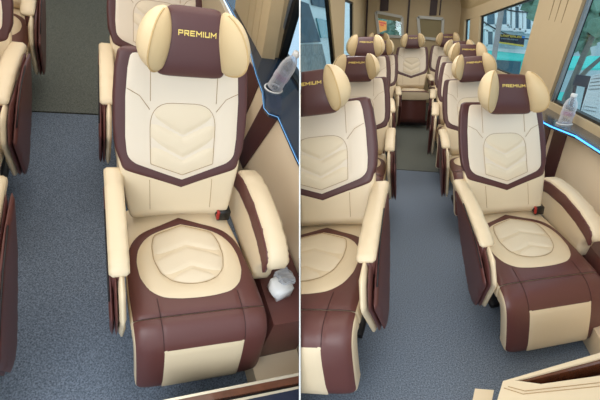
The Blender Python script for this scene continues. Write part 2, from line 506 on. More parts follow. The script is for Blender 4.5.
def wing(sg, zc=1.103, hz=.084):
    """pear shaped side cushion of the headrest with a ridge down its front; sg = -1 left, +1 right"""
    V, Fc = [], []; nz = 24; ridge = []
    ctl = [(-.150, -.022), (-.172, .030), (-.168, .075), (-.140, .108), (-.100, .118), (-.072, .085), (-.078, .040), (-.108, .004)]
    # open Catmull-Rom loop starting and ending at the ridge, so the crease stays sharp
    loop = [Vector(c) for c in ctl] + [Vector(ctl[0])]
    sec = []
    for i in range(len(loop) - 1):
        p1, p2 = loop[i], loop[i + 1]; p0 = loop[i - 1] if i > 0 else p1; p3 = loop[i + 2] if i + 2 < len(loop) else p2
        for k in range(5):
            t = k / 5
            sec.append(.5 * ((2 * p1) + (-p0 + p2) * t + (2 * p0 - 5 * p1 + 4 * p2 - p3) * t * t + (-p0 + 3 * p1 - 3 * p2 + p3) * t ** 3))
    sec.append(loop[-1]); nt = len(sec)
    for j in range(nz + 1):
        t = -math.cos(math.pi * j / nz); z = zc + hz * t
        f = max((1 - abs(t) ** (1.9 if t > 0 else 2.0)), 0) ** (.5 if t > 0 else .56)
        f = max(f, .03)
        ax = -.088 + (z - zc) * .15 - .012 * max(t, 0) ** 2; ay = .066 + (z - zc) * .24
        for q in sec:
            x = ax + (q.x + .088) * f; y = ay + (q.y - .066) * f
            V.append(Vector((x * (-sg), y, z)))
        ridge.append(V[-1] + Vector((0, -.0012, 0)))
    for i in range(nz):
        for k in range(nt - 1):
            a = i * nt + k; Fc.append((a, a + 1, a + 1 + nt, a + nt))
    Fc.append(tuple(range(nt))); Fc.append(tuple(nz * nt + k for k in range(nt)))
    c = sum(V, Vector()) / len(V)
    vol = sum((V[t[0]] - c).dot((V[t[1]] - c).cross(V[t[2]] - c)) for t in Fc if len(t) == 4)
    if vol < 0: Fc = [tuple(reversed(t)) for t in Fc]
    return (V, Fc), tube(ridge[1:-1], .0028, 6)

def seat_parts(kind, cabin='B'):
    """the parts of a seat in its own coordinates: aisle on the left for kind R, mirrored for L; C is the middle seat of the rear row"""
    P = []   # name, parent index, geometry, material, label, mirror?
    def add(name, geo, m, parent=None, label=None, mir=True):
        P.append((name, parent, geo, m, label, mir)); return len(P) - 1
    h = .0105
    # ---- back
    b = add('backrest', BACK.solid(.58, 1.012, 30, 72, .018, -.0005, lambda x: vband(x) - .003), MAROOND, label='dark maroon leather backrest shell with a pointed lower band')
    add('lumbar_cushion', LUMB.solid(.425, .70, 20, 44, .02), CREAM, b, 'cream lower back cushion')
    ins = sym([(0, .617), (.175, .676), (.197, .70), (.201, .76), (.196, .88), (.186, .96), (.176, 1.000)])
    ins = rounded(ins, [0.004, .018, .02, 0, 0, 0, .015] + [.015, 0, 0, 0, .02, .018][:6], 4)
    pan = rounded([(-.121, .64), (.121, .64), (.121, .872), (-.121, .872)], [0, 0, .08, .08], 8)
    g = [([(-.121, .70), (-.121, .80)], .003, .005), ([(.121, .70), (.121, .80)], .003, .005), ([(.121, .845), (.15, .90), (.18, .915)], .0025, .004), ([(-.121, .845), (-.15, .90), (-.18, .915)], .0025, .004),
         ([(.121, .80), (.119, 1.02)], .002, .004), ([(-.121, .80), (-.119, 1.02)], .002, .004)]
    i = add('backrest_insert', patch(ins, BACK.front, h, .006, .012, .0028, g), PALE, b, 'pale cream upper back panel')
    vq = rounded([(-.116, .673), (0, .636), (.116, .673), (.117, .866), (-.117, .866)], [.004, 0, .004, .078, .078], 8)
    gq = []
    for a in (.764, .690):
        gq += [([(-.112, a + .054), (0, a), (.112, a + .054)], .0085, .011)]
    add('quilted_panel', patch(vq, BACK.front, .0085, .008, .02, .0080, gq), CREAM2, b, 'quilted cream centre panel with two stitched chevrons')
    def seam(name, lines, surf, off, m, parent):
        g = []
        for ln in lines:
            q = resample_open(ln, .012)
            g.append(tube([surf(u, v)[0] + surf(u, v)[1] * off for u, v in q], .0011, 5))
        add(name, join(*g), m, parent)
    seam('stitching', [vq + [vq[0]], [(.117, .845), (.150, .885), (.190, .905)], [(-.117, .845), (-.150, .885), (-.190, .905)], [(.115, .87), (.113, 1.0)], [(-.115, .87), (-.113, 1.0)]], BACK.front, .0092, SEAML, b)
    seam('stitching', [[(.118, .50), (.119, .615)], [(-.118, .50), (-.119, .615)]], LUMB.front, .0008, SEAML, b)
    # ---- headrest
    hr = add('headrest', HEAD.solid(.985, 1.192, 16, 36, .02), MAROOND, label='dark maroon headrest pillow')
    tv, tf = word_mesh('PREMIUM', .116, .0130)
    tx = []
    for k, p_ in enumerate(tv):
        p, n = HEAD.front(p_.x + .005, (1.129 if cabin == 'A' else 1.138) + p_.y); tx.append(p + n * (.0012 + .00002 * (k // 4 % 5)))
    add('lettering', (tx, tf), GOLD, hr, 'gold printed word across the headrest', False)
    for sg in (-1, 1):
        wv, pv = wing(sg, *((1.103, .081) if cabin == 'A' else (1.109, .094)))
        k = add('headrest_wing', wv, WINGM, None, 'cream folding side wing of the headrest')
        add('piping', pv, PIPE, k)
    # ---- seat
    s = add('seat_cushion', SEAT.solid(0, SCRS, 18, 44, .014), CREAM, label='cream seat cushion base')
    mo = [(0, .083), (.06, .110), (.125, .140), (.168, .166), (.202, .208), (.221, .26), (.232, .36), (.236, .45), (.236, SCRS - .0015)]
    mo = mo + [(-x, v) for x, v in reversed(mo) if x > 1e-6]
    mo = rounded(mo, [.003] + [.02] * 7 + [.004, .004] + [.02] * 7, 3)
    gs = [([(.147, .49), (.147, SCRS)], .003, .004), ([(-.147, .49), (-.147, SCRS)], .003, .004)]
    add('seat_cover', patch(mo, SEAT.front, h, .004, .01, .0015, gs), MAROON, s, 'maroon leather seat cover with a pointed back edge')
    ov = [(0, .124), (.07, .150), (.120, .174), (.155, .204), (.182, .250), (.194, .31), (.191, .39), (.168, .448), (.125, .486), (.06, .500), (0, .503)]
    ov = ov + [(-x, v) for x, v in reversed(ov) if x > 1e-6]
    ov = rounded(ov, [.002] + [.02] * (len(ov) - 1), 3)
    q = [(0, .137), (.115, .185), (.130, .24), (.133, .31), (.118, .38), (.085, .42), (.04, .438), (0, .441)]
    q = q + [(-x, v) for x, v in reversed(q) if x > 1e-6]
    q = rounded(q, [.002] + [.015] * (len(q) - 1), 3)
    add('seat_insert', patch(ov, SEAT.front, h, .006, .012, .0068, [(q + [q[0]], .005, .005)]), CREAM, s, 'cream shield shaped seat insert')
    gq = [([(-.125, .302), (0, .25), (.125, .302)], .006, .011), ([(-.108, .411), (0, .358), (.108, .411)], .006, .011)]
    add('seat_quilting', patch(rounded([(x * .965, .137 + .006 + (v - .137) * .965) for x, v in q], 0), SEAT.front, .0085, .006, .02, .0118, gq), CREAM2, s, 'quilted cream seat centre with two stitched chevrons')
    seam('stitching', [q + [q[0]]], SEAT.front, .0125, SEAML, s)
    seam('stitching', [[(.147, .485), (.147, SCRS)], [(-.147, .485), (-.147, SCRS)], [(-.235, SCRS), (.235, SCRS)]], SEAT.front, .0052, SEAMD, s)
    if kind == 'C':
        add('seat_front', box(-.22, .22, -.47, -.43, .03, .40, .012), MAROON, label='maroon front board below the cushion')
    else:
        l = add('leg_rest', SEAT.solid(SCRS, S_END, 20, 44, .014), CREAM, label='leg rest with cream sides')
        s1 = S_END - .010
        lo_ = rounded([(.237, SCRS + .0015), (.235, s1), (-.235, s1), (-.237, SCRS + .0015)], [.004, .02, .02, .004], 4)
        gl = [([(.147, SCRS), (.146, S_PT)], .003, .004), ([(-.147, SCRS), (-.146, S_PT)], .003, .004)]
        add('leg_rest_cover', patch(lo_, SEAT.front, h, .005, .012, .0015, gl), MAROON, l, 'maroon leather leg rest cover')
        seam('stitching', [[(.147, SCRS), (.146, S_PT)], [(-.147, SCRS), (-.146, S_PT)]], SEAT.front, .0062, SEAMD, l)
        pn = rounded([(.145, S_PT), (.147, S_END - .012), (-.147, S_END - .012), (-.145, S_PT)], .004, 3)
        add('leg_panel', patch(pn, SEAT.front, h, .004, .006, .006), CREAM, l, 'cream rectangular leg panel')
    # ---- aisle side
    def aisle(sg, small=False):
        flat_ = cabin == 'A' and kind == 'L'
        def toed(g, sh):
            k = (lambda p: p[0] + sh) if flat_ else (lambda p: p[0] + .026 * min(max((p[1] + .43) / .46, -.3), 1.1))
            return [(k(p) if sg < 0 else -k(p), p[1], p[2]) for p in g[0]], ([tuple(reversed(t)) for t in g[1]] if sg > 0 else g[1])
        mx = lambda g: toed(g, .027)      # the arm itself
        mp = lambda g: toed(g, .004)      # the panels hanging below it
        arm = [(.07, .585), (.075, .62), (.05, .640), (-.1, .650), (-.25, .648), (-.37, .634), (-.415, .620), (-.430, .604), (-.424, .590), (-.38, .592), (-.2, .597), (0, .592)]
        a = add('armrest', mx(plate(rounded([(.06, .52), (.06, .60), (-.40, .605), (-.428, .59), (-.425, .53), (-.2, .51)], .015, 4), -.299, -.258, .006, .02)), MAROON, label='maroon armrest body')
        pad = plate(rounded(arm, .012, 4), -.305, -.239, .012, .010)
        add('armrest_pad', mx(pad), CREAM, a, 'cream padded armrest top')
        if small: return
        sp = [(.0, .622), (-.05, .52), (-.10, .41), (-.20, .32), (-.300, .232), (-.368, .210), (-.428, .248), (-.49, .40), (-.528, .485), (-.465, .530), (-.39, .575), (-.30, .612), (-.19, .636)]
        pl = add('side_panel', mp(plate(rounded(sp, .02, 4), -.309, -.293, .007, .02)), MAROON, label='maroon side panel below the armrest')
        sp2 = [(y - .010, z + .004) for y, z in sp[:9]] + [(-.50, .56), (-.43, .60), (-.2, .60)]
        gl_ = [(-.16, .634), (-.30, .608), (-.39, .570), (-.468, .524)]
        add('panel_gap_shade', mp(tube([(-.3070, y, z) for y, z in gl_], .0032, 6)), SOOT, pl, 'dark strip drawn as shade in the slot above the panel')  # solid black strip painted in for the shaded slot
        add('panel_backing', mp(plate(rounded(sp2, .02, 4), -.291, -.280, .005, .02)), MAROON, pl)
        sp3 = [(y - .022, z + .010) for y, z in sp[:9]] + [(-.50, .585), (-.44, .60), (-.2, .60)]
        add('panel_trim', mp(plate(rounded(sp3, .02, 4), -.278, -.256, .008, .02)), CREAM, pl, 'cream inner edge of the side panel')
    aisle(-1, kind == 'C')
    if kind == 'C': aisle(1, True)
    else:
        # ---- wall side
        wa = [(.11, .36), (.115, .55), (.08, .602), (0, .632), (-.15, .648), (-.28, .638), (-.37, .618), (-.412, .590), (-.422, .556), (-.400, .528), (-.365, .505), (-.335, .46), (-.328, .37)]
        w = add('wall_armrest', plate(rounded(wa, .02, 4), .248, .332, .014, .012), CREAM, label='cream upholstered armrest on the wall side')
        top = [(.085, .586), (0, .616), (-.15, .632), (-.28, .622), (-.365, .602), (-.402, .578)]
        st = top + [(y + .006, z - .074) for y, z in reversed(top)]
        add('armrest_stripe', plate(rounded(st, .006, 3), .2425, .262, .003, .008), MAROON, w, 'maroon stripe along the armrest')
        bk = add('belt_buckle', plate([(-.052, .445), (.02, .445), (.02, .490), (-.052, .490)], .148, .212, .006, .01), BLACK, label='black seat belt buckle')
        add('release_button', plate([(-.055, .452), (-.035, .452), (-.035, .492), (-.055, .492)], .149, .163, .002, .01), RED, bk, 'red release button')
        add('belt_webbing', tube([(-.205, .06, .50), (-.212, .02, .475), (-.214, -.02, .448), (-.216, -.05, .40)], [.010, .010, .008, .006], 8), BLACK, None, 'black seat belt webbing')
    # ---- foot
    add('seat_base', join(box(-.15, .15, -.30, .04, .02, .385, .006), box(-.17, -.12, -.30, .10, 0, .03, .004), box(.12, .17, -.30, .10, 0, .03, .004)), SOOT, label='dark floor mount under the seat')
    if kind == 'L':
        Q = []
        for name, parent, (v, f), m, lab, mir in P:
            if mir: Q.append((name, parent, ([Vector((-p[0], p[1], p[2])) for p in v], [tuple(reversed(t)) for t in f]), m, lab, mir))
            else: Q.append((name, parent, (v, f), m, lab, mir))
        P = Q
    return P

SEATS = {a + k: seat_parts(k, a) for a, k in (('A', 'R'), ('A', 'L'), ('B', 'R'), ('B', 'L'), ('B', 'C'))}

def place_seat(key, kind, label, skip=()):
    M, T = FIT[key]; M = np.array(M, float)
    sc = key[0]
    root = thing('reclining_seat', label, 'seat', T, sc, 'cream and maroon reclining seats')
    made = []
    for name, parent, (v, f), m, lab, mir in SEATS[sc + kind]:
        if name in skip or (parent is not None and made[parent] is None): made.append(None); continue
        A = np.array([(p[0], p[1], p[2]) for p in v], float)
        B_ = A @ M.T
        if name == 'seat_base':
            lowv = A[:, 2] < .05
            B_[lowv, 2] = A[lowv, 2] - T[2] + (.06 if key in ('BC', 'BCL', 'BCR') else 0.0)
        o = link(name, B_, f, m, root if parent is None else made[parent], True, lab)
        if name == 'headrest_wing':
            o.data.materials.append(WINGI); nt_ = 41; nf = 24 * (nt_ - 1)
            for pg in o.data.polygons:
                if pg.index < nf and pg.index % (nt_ - 1) >= 25: pg.material_index = 1
        made.append(o)
    return root

place_seat('AR1', 'R', 'cream and maroon reclining seat in the left picture half, nearest, beside the white wrapped box')
place_seat('AR2', 'R', 'cream and maroon reclining seat half hidden behind the large left-half headrest')
place_seat('AL1', 'L', 'seat at the left picture edge, only its lowest maroon side panel showing')
place_seat('AL2', 'L', 'seat across the aisle in the left half, cream armrest cut by the picture edge')
place_seat('AL3', 'L', 'seat across the aisle at the top left corner, farthest in the left half')
place_seat('BR1', 'R', 'cream and maroon reclining seat in the right half, nearest on the window ledge side')
place_seat('BL1', 'L', 'large cream and maroon seat cut off by the dividing edge of the right half')
place_seat('BR2', 'R', 'second seat of the right-hand column in the right half, behind the nearest one')
place_seat('BL2', 'L', 'second seat of the left-hand column in the right half, behind the cut off one')
place_seat('BR3', 'R', 'third seat of the right-hand column in the right half, mostly a headrest wing showing')
place_seat('BR4', 'R', 'fourth seat of the right-hand column in the right half, just before the rear row')
place_seat('BL3', 'L', 'third seat of the left-hand column in the right half, headrest standing tall by the pillar')
place_seat('BL4', 'L', 'fourth seat of the left-hand column in the right half, a small headrest wing showing')
place_seat('BC', 'C', 'middle seat of the rear row, facing down the aisle from the raised step')
place_seat('BCL', 'L', 'rear row seat under the window with the orange sign outside', skip=('leg_rest', 'leg_rest_cover', 'leg_panel', 'armrest', 'armrest_pad', 'side_panel', 'panel_backing', 'panel_trim', 'wall_armrest', 'armrest_stripe'))
place_seat('BCR', 'R', 'rear row seat under the closed roller blind', skip=('leg_rest', 'leg_rest_cover', 'leg_panel', 'armrest', 'armrest_pad', 'side_panel', 'panel_backing', 'panel_trim', 'wall_armrest', 'armrest_stripe'))

# ------------------------------------------------------------------ setting helpers
def struct(name, geo, m, scene='B', smooth=False, label=None):
    o = link(name, [XF[scene] @ Vector(p) for p in geo[0]], geo[1], m, None, smooth, label, 'structure')
    return o
def single(name, geo, m, label, cat, scene='B', group=None, smooth=True, kind=None):
    V = [Vector(p) for p in geo[0]]
    lo = Vector((sum(p.x for p in V) / len(V), sum(p.y for p in V) / len(V), min(p.z for p in V)))
    o = link(name, [p - lo for p in V], geo[1], m, None, smooth, label, kind, cat, group)
    o.matrix_world = XF[scene] @ Matrix.Translation(lo)
    return o
def part(name, geo, m, root, loc, smooth=True, label=None):
    L = Vector(loc)
    return link(name, [Vector(p) - L for p in geo[0]], geo[1], m, root, smooth, label)

def frame_bars(quad, r, nrm=(1, 0, 0)):
    q = [Vector(p) for p in quad]
    return join(*[bar(q[i], q[(i + 1) % 4], r, nrm) for i in range(4)])

# ================================================================== CABIN B (right half)
def wx(y): return .50 if y <= 2 else .50 - .07 * (y - 2)
def wq(pts): return [(wx(y), y, z) for y, z in pts]
YB = 5.5
struct('floor', join(box(-1.40, .55, -1.75, 1.735, -.04, 0, .001)), CARP)
struct('floor_rear', join(box(-1.40, .55, 1.755, 3.86, -.04, 0, .001)), CARPF)
struct('trim_1', box(-1.40, .55, 1.735, 1.755, -.04, -.006, .001), RUBBER)
struct('floor_step', box(-1.40, .55, 3.90, YB, -.04, .058, .002), CARPF)
struct('trim_2', box(-1.40, .55, 3.86, 3.90, -.04, .062, .002), STRIPE)
# right wall: lower panel, header, pillars between the windows
W3 = [(-1.2, .80), (1.25, .80), (.93, 1.52), (-1.2, 1.52)]        # nearest window
W2 = [(2.19, .86), (3.90, .88), (4.12, 1.475), (1.93, 1.60)]
W1 = [(4.50, .90), (4.92, .92), (5.12, 1.44), (4.72, 1.45)]
def wall_piece(pts, t=.03): return slab(wq(pts), t)
pieces = []
for a, b in ((-1.75, 2.0), (2.0, YB)):
    pieces.append(wall_piece([(a, 0), (b, 0), (b, .80), (a, .80)], -.03))
pieces.append(wall_piece([(-1.75, 1.52), (.93, 1.52), (.93, 1.95), (-1.75, 1.95)], -.03))
pieces.append(wall_piece([(.93, 1.52), (1.93, 1.60), (1.93, 1.95), (.93, 1.95)], -.03))
pieces.append(wall_piece([(1.93, 1.60), (4.12, 1.475), (4.12, 1.95), (1.93, 1.95)], -.03))
pieces.append(wall_piece([(4.12, 1.475), (5.12, 1.44), (5.12, 1.95), (4.12, 1.95)], -.03))
pieces.append(wall_piece([(5.12, 1.44), (YB, 1.44), (YB, 1.95), (5.12, 1.95)], -.03))
pieces.append(wall_piece([(1.25, .80), (2.19, .80), (1.93, 1.60), (.93, 1.52)], -.03))
pieces.append(wall_piece([(2.19, .80), (3.90, .80), (3.90, .88), (2.19, .86)], -.03))
pieces.append(wall_piece([(3.90, .80), (4.50, .80), (4.72, 1.45), (4.12, 1.475)], -.03))
pieces.append(wall_piece([(4.50, .80), (4.92, .80), (4.92, .92), (4.50, .90)], -.03))
pieces.append(wall_piece([(4.92, .80), (YB, .80), (YB, 1.44), (5.12, 1.44)], -.03))
pieces.append(wall_piece([(-1.75, .80), (-1.2, .80), (-1.2, 1.52), (-1.75, 1.52)], -.03))
struct('wall_right', join(*pieces), WALLM)
# grooved pillar cover between the two nearest windows
pc = []
def lerp(a, b, t): return a + (b - a) * t
for k, (t0, t1) in enumerate(((0.10, .24), (.26, .40), (.42, .56), (.58, .88))):
    yb0, yb1 = lerp(1.25, 2.19, t0), lerp(1.25, 2.19, t1); yt0, yt1 = lerp(.93, 1.93, t0), lerp(.93, 1.93, t1)
    pc.append(slab([(wx(yb0) - .012, yb0, .80), (wx(yb1) - .012, yb1, .80), (wx(yt1) - .012, yt1, 1.60), (wx(yt0) - .012, yt0, 1.56)], .012))
struct('trim_3', join(*pc), PILLAR)
gr = []
for t in (.25, .41, .57):
    yb, yt = lerp(1.25, 2.19, t), lerp(.93, 1.93, t)
    gr.append(bar((wx(yb) - .027, yb, .80), (wx(yt) - .027, yt, 1.58), .006))
struct('trim_17', join(*gr), mat('pillar_groove_shade', (128, 106, 74), .7))  # darker bars draw the shade of the pillar grooves
struct('trim_4', join(slab([(.44, -1.75, 1.60), (.44, .9, 1.60), (.36, .9, 1.93), (.36, -1.75, 1.93)], .02), slab([(.485, .9, 1.64), (.485, 2.0, 1.66), (.36, 2.0, 1.93), (.36, .9, 1.93)], .02),
                      slab([(.49, 2.0, 1.65), (.25, YB, 1.52), (.16, YB, 1.90), (.36, 2.0, 1.93)], .02)), CEILM)
for n, wq_, fr in (('window_1', W3, .018), ('window_2', W2, .014), ('window_3', W1, .012)):
    w = struct(n, slab([(wx(y) + .012, y, z) for y, z in wq_], .004), GLASS)
    part('window_frame', frame_bars([(wx(y) + .008, y, z) for y, z in wq_], fr), RUBBER, w, (0, 0, 0), False)
    if n == 'window_1':
        part('glazing_rail', join(bar((.49, 1.215, .80), (.49, .89, 1.53), .007), bar((.492, 1.175, .80), (.492, .85, 1.53), .005)), ALU, w, (0, 0, 0), False)
# ledge under the near window, with its blue light line
LP = [(.383, -1.2), (.375, .34), (.318, .58), (.305, .70), (.335, .98), (.385, 1.25), (.43, 1.9)]
lp = LP + [(.50, 1.9), (.50, -1.2)]
struct('trim_5', prism(lp, .722, .75), LEDGE)
single('light_strip', tube([(x - .004, y, .738) for x, y in LP], .004, 6), LED, 'thin glowing blue light line along the window ledge in the right half', 'light')
# wall lining below the ledge and its dark stripes
struct('wall_lining', join(box(.435, .47, -1.2, 1.9, .10, .721, .001)), PANEL)
def wstripe(pts, x): return plate(pts, x, x + .008, .001, .05)
struct('trim_6', join(wstripe([(.62, .722), (.85, .722), (.95, .30), (.72, .30)], .428), wstripe([(.93, .722), (1.10, .722), (1.2, .35), (1.03, .35)], .428)), MAROOND)
# low step box beside the seat
struct('trim_7', join(box(.245, .50, -1.05, -.02, 0, .115, .006)), PANEL)
struct('trim_8', join(box(.30, .50, -.47, -.02, .117, .34, .012)), MAROON)
# left wall
LW = -1.38
V1 = [(-.6, .86), (2.43, .86), (1.90, 1.62), (-.6, 1.55)]
V2 = [(2.98, .90), (4.02, .92), (3.80, 1.66), (2.96, 1.66)]
def lq(pts): return [(LW, y, z) for y, z in pts]
pieces = [slab(lq([(-1.75, 0), (YB, 0), (YB, .86), (-1.75, .86)]), .03),
          slab(lq([(-1.75, 1.55), (-.6, 1.55), (1.90, 1.62), (1.90, 1.95), (-1.75, 1.95)][:1] + [(1.90, 1.62), (1.90, 1.95), (-1.75, 1.95)]), .03),
          slab(lq([(1.90, 1.62), (2.96, 1.66), (2.96, 1.95), (1.90, 1.95)]), .03), slab(lq([(2.96, 1.66), (YB, 1.66), (YB, 1.95), (2.96, 1.95)]), .03),
          slab(lq([(2.43, .86), (2.98, .86), (2.96, 1.66), (1.90, 1.62)]), .03), slab(lq([(4.02, .86), (YB, .86), (YB, 1.66), (3.80, 1.66)]), .03)]
struct('wall_left', join(*pieces), WALLM)
struct('trim_9', join(slab([(LW + .014, 2.52, .86), (LW + .014, 2.90, .86), (LW + .014, 2.88, 1.66), (LW + .014, 2.08, 1.64)], .012)), PILLAR)
for n, q in (('window_4', V1), ('window_5', V2)):
    w = struct(n, slab([(LW - .012, y, z) for y, z in q], .004), GLASS)
    part('window_frame', frame_bars([(LW - .004, y, z) for y, z in q], .018), RUBBER, w, (0, 0, 0), False)
# rear wall with two small windows
RL = [(-1.092, 1.20), (-.682, 1.18), (-.719, 1.502), (-1.162, 1.588)]
RR = [(-.398, 1.17), (-.03, 1.13), (-.048, 1.464), (-.455, 1.50)]
def rq(pts): return [(x, YB, z) for x, z in pts]
pieces = [slab(rq(p), -.03) for p in (
    [(-1.42, 0), (.30, 0), (.30, 1.13), (-1.42, 1.13)], [(-1.42, 1.13), (-1.10, 1.13), (-1.162, 1.588), (-1.42, 1.588)],
    [(-1.10, 1.13), (-.682, 1.13), (-.682, 1.18), (-1.092, 1.20)], [(-.682, 1.13), (-.398, 1.13), (-.455, 1.50), (-.719, 1.502)],
    [(-.398, 1.13), (-.03, 1.13), (-.03, 1.135), (-.398, 1.17)], [(-.03, 1.13), (.30, 1.13), (.30, 1.464), (-.048, 1.464)],
    [(-1.42, 1.588), (-1.162, 1.588), (-1.162, 1.95), (-1.42, 1.95)], [(-1.162, 1.588), (-.719, 1.502), (-.719, 1.95), (-1.162, 1.95)],
    [(-.719, 1.502), (-.455, 1.50), (-.455, 1.95), (-.719, 1.95)], [(-.455, 1.50), (-.048, 1.464), (-.048, 1.95), (-.455, 1.95)], [(-.048, 1.464), (.30, 1.464), (.30, 1.95), (-.048, 1.95)])]
struct('wall_rear', join(*pieces), WALLM)
for n, q, gl in (('window_6', RL, True), ('window_7', RR, False)):
    w = struct(n, slab([(x, YB + .01, z) for x, z in q], .004), GLASS if gl else BLIND)
    part('window_frame', frame_bars([(x, YB - .008, z) for x, z in q], .022, (0, 1, 0)), FRAMEW, w, (0, 0, 0), False)
    if gl: part('roller_blind', slab([(-1.14, YB - .004, 1.49), (-.715, YB - .004, 1.42), (-.719, YB - .004, 1.50), (-1.155, YB - .004, 1.58)], .01), BLIND, w, (0, 0, 0), False)
struct('trim_10', join(*[slab([(a, YB - .012, z0), (b, YB - .012, z0), (b, YB - .012, 1.94), (a, YB - .012, 1.94)], .01) for a, b, z0 in
                         ((-1.095, -.955, 1.60), (-.275, -.16, 1.52), (-.632, -.60, .6), (-1.33, -1.30, .6), (-.12, -.10, 1.52))]), STRIPE)
struct('ceiling', box(-1.42, .55, -1.75, YB + .03, 1.95, 1.98, .001), CEILM)

# foreground cabinet at the foot of the picture
zc_ = .40
def cB(px, py, z=zc_): p = at(px, py, 2, z); return Vector((p.x, p.y, z))
cab = thing('console_cabinet', 'cream leather topped cabinet with an open wood lined bin in the lower right corner', 'cabinet', (-.15, -1.35, 0))
def cp(name, geo, m, label=None, smooth=False): return part(name, geo, m, cab, (-.15, -1.35, 0), smooth, label)
o0, o1 = cB(503, 381), cB(640, 341); i0, i1 = cB(515, 380.3), cB(640, 347.5); j0, j1 = cB(541, 384), cB(640, 370)
f0, f1 = cB(485, 440), cB(640, 440)
def down(p, k): return Vector((p.x, p.y, p.z - k))
cp('rear_rim', hexa([o0, o1, i1, i0] + [down(p, .10) for p in (o0, o1, i1, i0)]), CREAM, 'cream leather rim')
lip = [i0, i1, cB(640, 352), cB(519, 381.6)]
cp('wood_lining', hexa([down(p, .006) for p in lip] + [down(p, .09) for p in lip]), WOOD, 'dark wood lining')
bin_ = [cB(519, 381.6), cB(640, 352), j1, j0]
cp('bin_floor', hexa([down(p, .085) for p in bin_] + [down(p, .10) for p in bin_]), BLACK)
lip2 = [cB(536, 383), cB(640, 357), cB(640, 359.5), cB(540, 384)]
cp('inner_trim', hexa([down(p, .03) for p in lip2] + [down(p, .08) for p in lip2]), WOOD)
fr = [i0, j0, j1, f1, f0, o0]
V = [p.copy() for p in fr] + [down(p, .10) for p in fr]; n_ = len(fr)
cp('leather_top', (V, [tuple(range(n_)), tuple(reversed(range(n_, 2 * n_)))] + [(i, i + n_, (i + 1) % n_ + n_, (i + 1) % n_) for i in range(n_)]), CREAM, 'cream stitched leather top')
st0 = [cB(508, 386.5, zc_ + .001), cB(525, 391, zc_ + .001), cB(640, 378, zc_ + .001)]
cp('stitching', tube(st0, .0010, 5), SEAML, 'line of stitching')
st1 = [cB(504, 388, zc_ + .001), cB(523, 394, zc_ + .001), cB(640, 382, zc_ + .001)]
cp('stitching', tube(st1, .0010, 5), SEAML)
body = [o0, o1, f1, f0]
cp('cabinet_body', hexa([down(p, .101) for p in body] + [Vector((p.x, p.y, 0)) for p in body]), PANEL)
bl = [cB(475, 388.5, .3), cB(494, 390, .3), cB(486, 430, .3), cB(466, 430, .3)]
single('console_block', hexa(bl + [Vector((p.x, p.y, 0)) for p in bl]), CREAM, 'small cream block at the foot of the console cabinet', 'block', smooth=False)

# things on the ledge and step, in either cabin
def bottle(loc, scene, label, tilt=(0, 0), hgt=.20, wide=1.1):
    r = thing('water_bottle', label, 'bottle', loc, scene, 'clear bottles on the window ledges')
    k = hgt / .20
    M = Matrix.Rotation(tilt[0], 4, 'X') @ Matrix.Rotation(tilt[1], 4, 'Y') @ Matrix.Diagonal((k * wide, k * wide, k, 1))
    M0 = Matrix.Diagonal((k * wide, k * wide, k, 1))
    body = lathe([(.024, 0), (.030, .004), (.032, .02), (.0305, .05), (.032, .055), (.0305, .085), (.032, .09), (.032, .12), (.026, .15), (.0135, .172), (.0125, .183)], 22)
    link('bottle_body', moved(body, M)[0], body[1], BOTTLE, r, True)
    cap = lathe([(.0135, .178), (.0145, .180), (.0145, .197), (.012, .2)], 18)
    link('bottle_cap', moved(cap, M)[0], cap[1], WHITE, r, True, 'white screw cap')
    ring = tube([(.036 * math.cos(a), .036 * math.sin(a), .003) for a in np.linspace(0, 2 * math.pi, 25)], .004, 6)
    link('base_ring', moved(ring, M0)[0], ring[1], WHITE, r, True, 'pale round base')
    lb = lathe([(.0325, .058), (.0327, .06), (.0327, .082), (.0325, .084)], 22)
    link('bottle_label', moved(lb, M)[0], lb[1][:-2], clear('label_film', (235, 205, 225), .12, .3), r, True, 'thin clear label band with a pink tint')
    return r
bottle((.40, .62, .75), 'B', 'clear water bottle with white cap on the ledge in the right half', tilt=(0, .12), hgt=.195, wide=1.25)
def wrapped(loc, scene, label, rz, s=1.0):
    r = thing('wrapped_charger', label, 'packaged box', loc, scene, 'white boxes in clear wrap')
    M = Matrix.Rotation(rz, 4, 'Z') @ Matrix.Scale(s, 4)
    b = box(-.05, .05, -.035, .035, 0, .055, .018)
    link('charger_body', moved(b, M)[0], b[1], WHITE, r, True, 'smooth white plastic body')
    w = plate(rounded([(-.016, -.004), (.052, -.002), (.054, .066), (-.012, .068)], .01), -.012, .062, .012, .012)
    w = ([(p[0] + random.uniform(-.004, .004), p[1] + random.uniform(-.004, .004), max(p[2] + random.uniform(-.004, .004), 0)) for p in w[0]], w[1])
    link('bubble_wrap', moved(w, M)[0], w[1], BUBBLE, r, False, 'crinkled clear bubble wrap')
wrapped((.375, -.40, .342), 'B', 'white box in clear wrap at the right edge beside the nearest seat', .3, 1.0)

# ================================================================== CABIN A (left half)
struct('floor_left', box(-1.45, .70, -1.3, 1.292, -.04, 0, .001), CARP, 'A')
struct('floor_left_rear', box(-1.45, .70, 1.308, 4.2, -.04, 0, .001), CARPF, 'A')
struct('ceiling_left', box(-1.45, .60, -.95, 4.2, 1.95, 1.98, .001), CEILM, 'A')
struct('wall_left_far', box(-1.48, -1.45, -1.3, 4.2, 0, 1.95, .001), WALLM, 'A')
struct('wall_left_rear', box(-1.45, .55, 4.2, 4.24, 0, 1.95, .001), WALLM, 'A')
struct('trim_11', box(-1.45, .70, 1.292, 1.308, -.04, -.006, .001), RUBBER, 'A')
LPA = [(.44, -1.0), (.44, .03), (.45, .326), (.411, .346), (.400, .393), (.434, .54), (.448, .707), (.487, 1.0), (.505, 1.35), (.50, 1.75), (.50, 3.0)]
struct('trim_12', prism(LPA + [(.72, 3.0), (.72, -1.0)], .722, .75), LEDGEA, 'A')
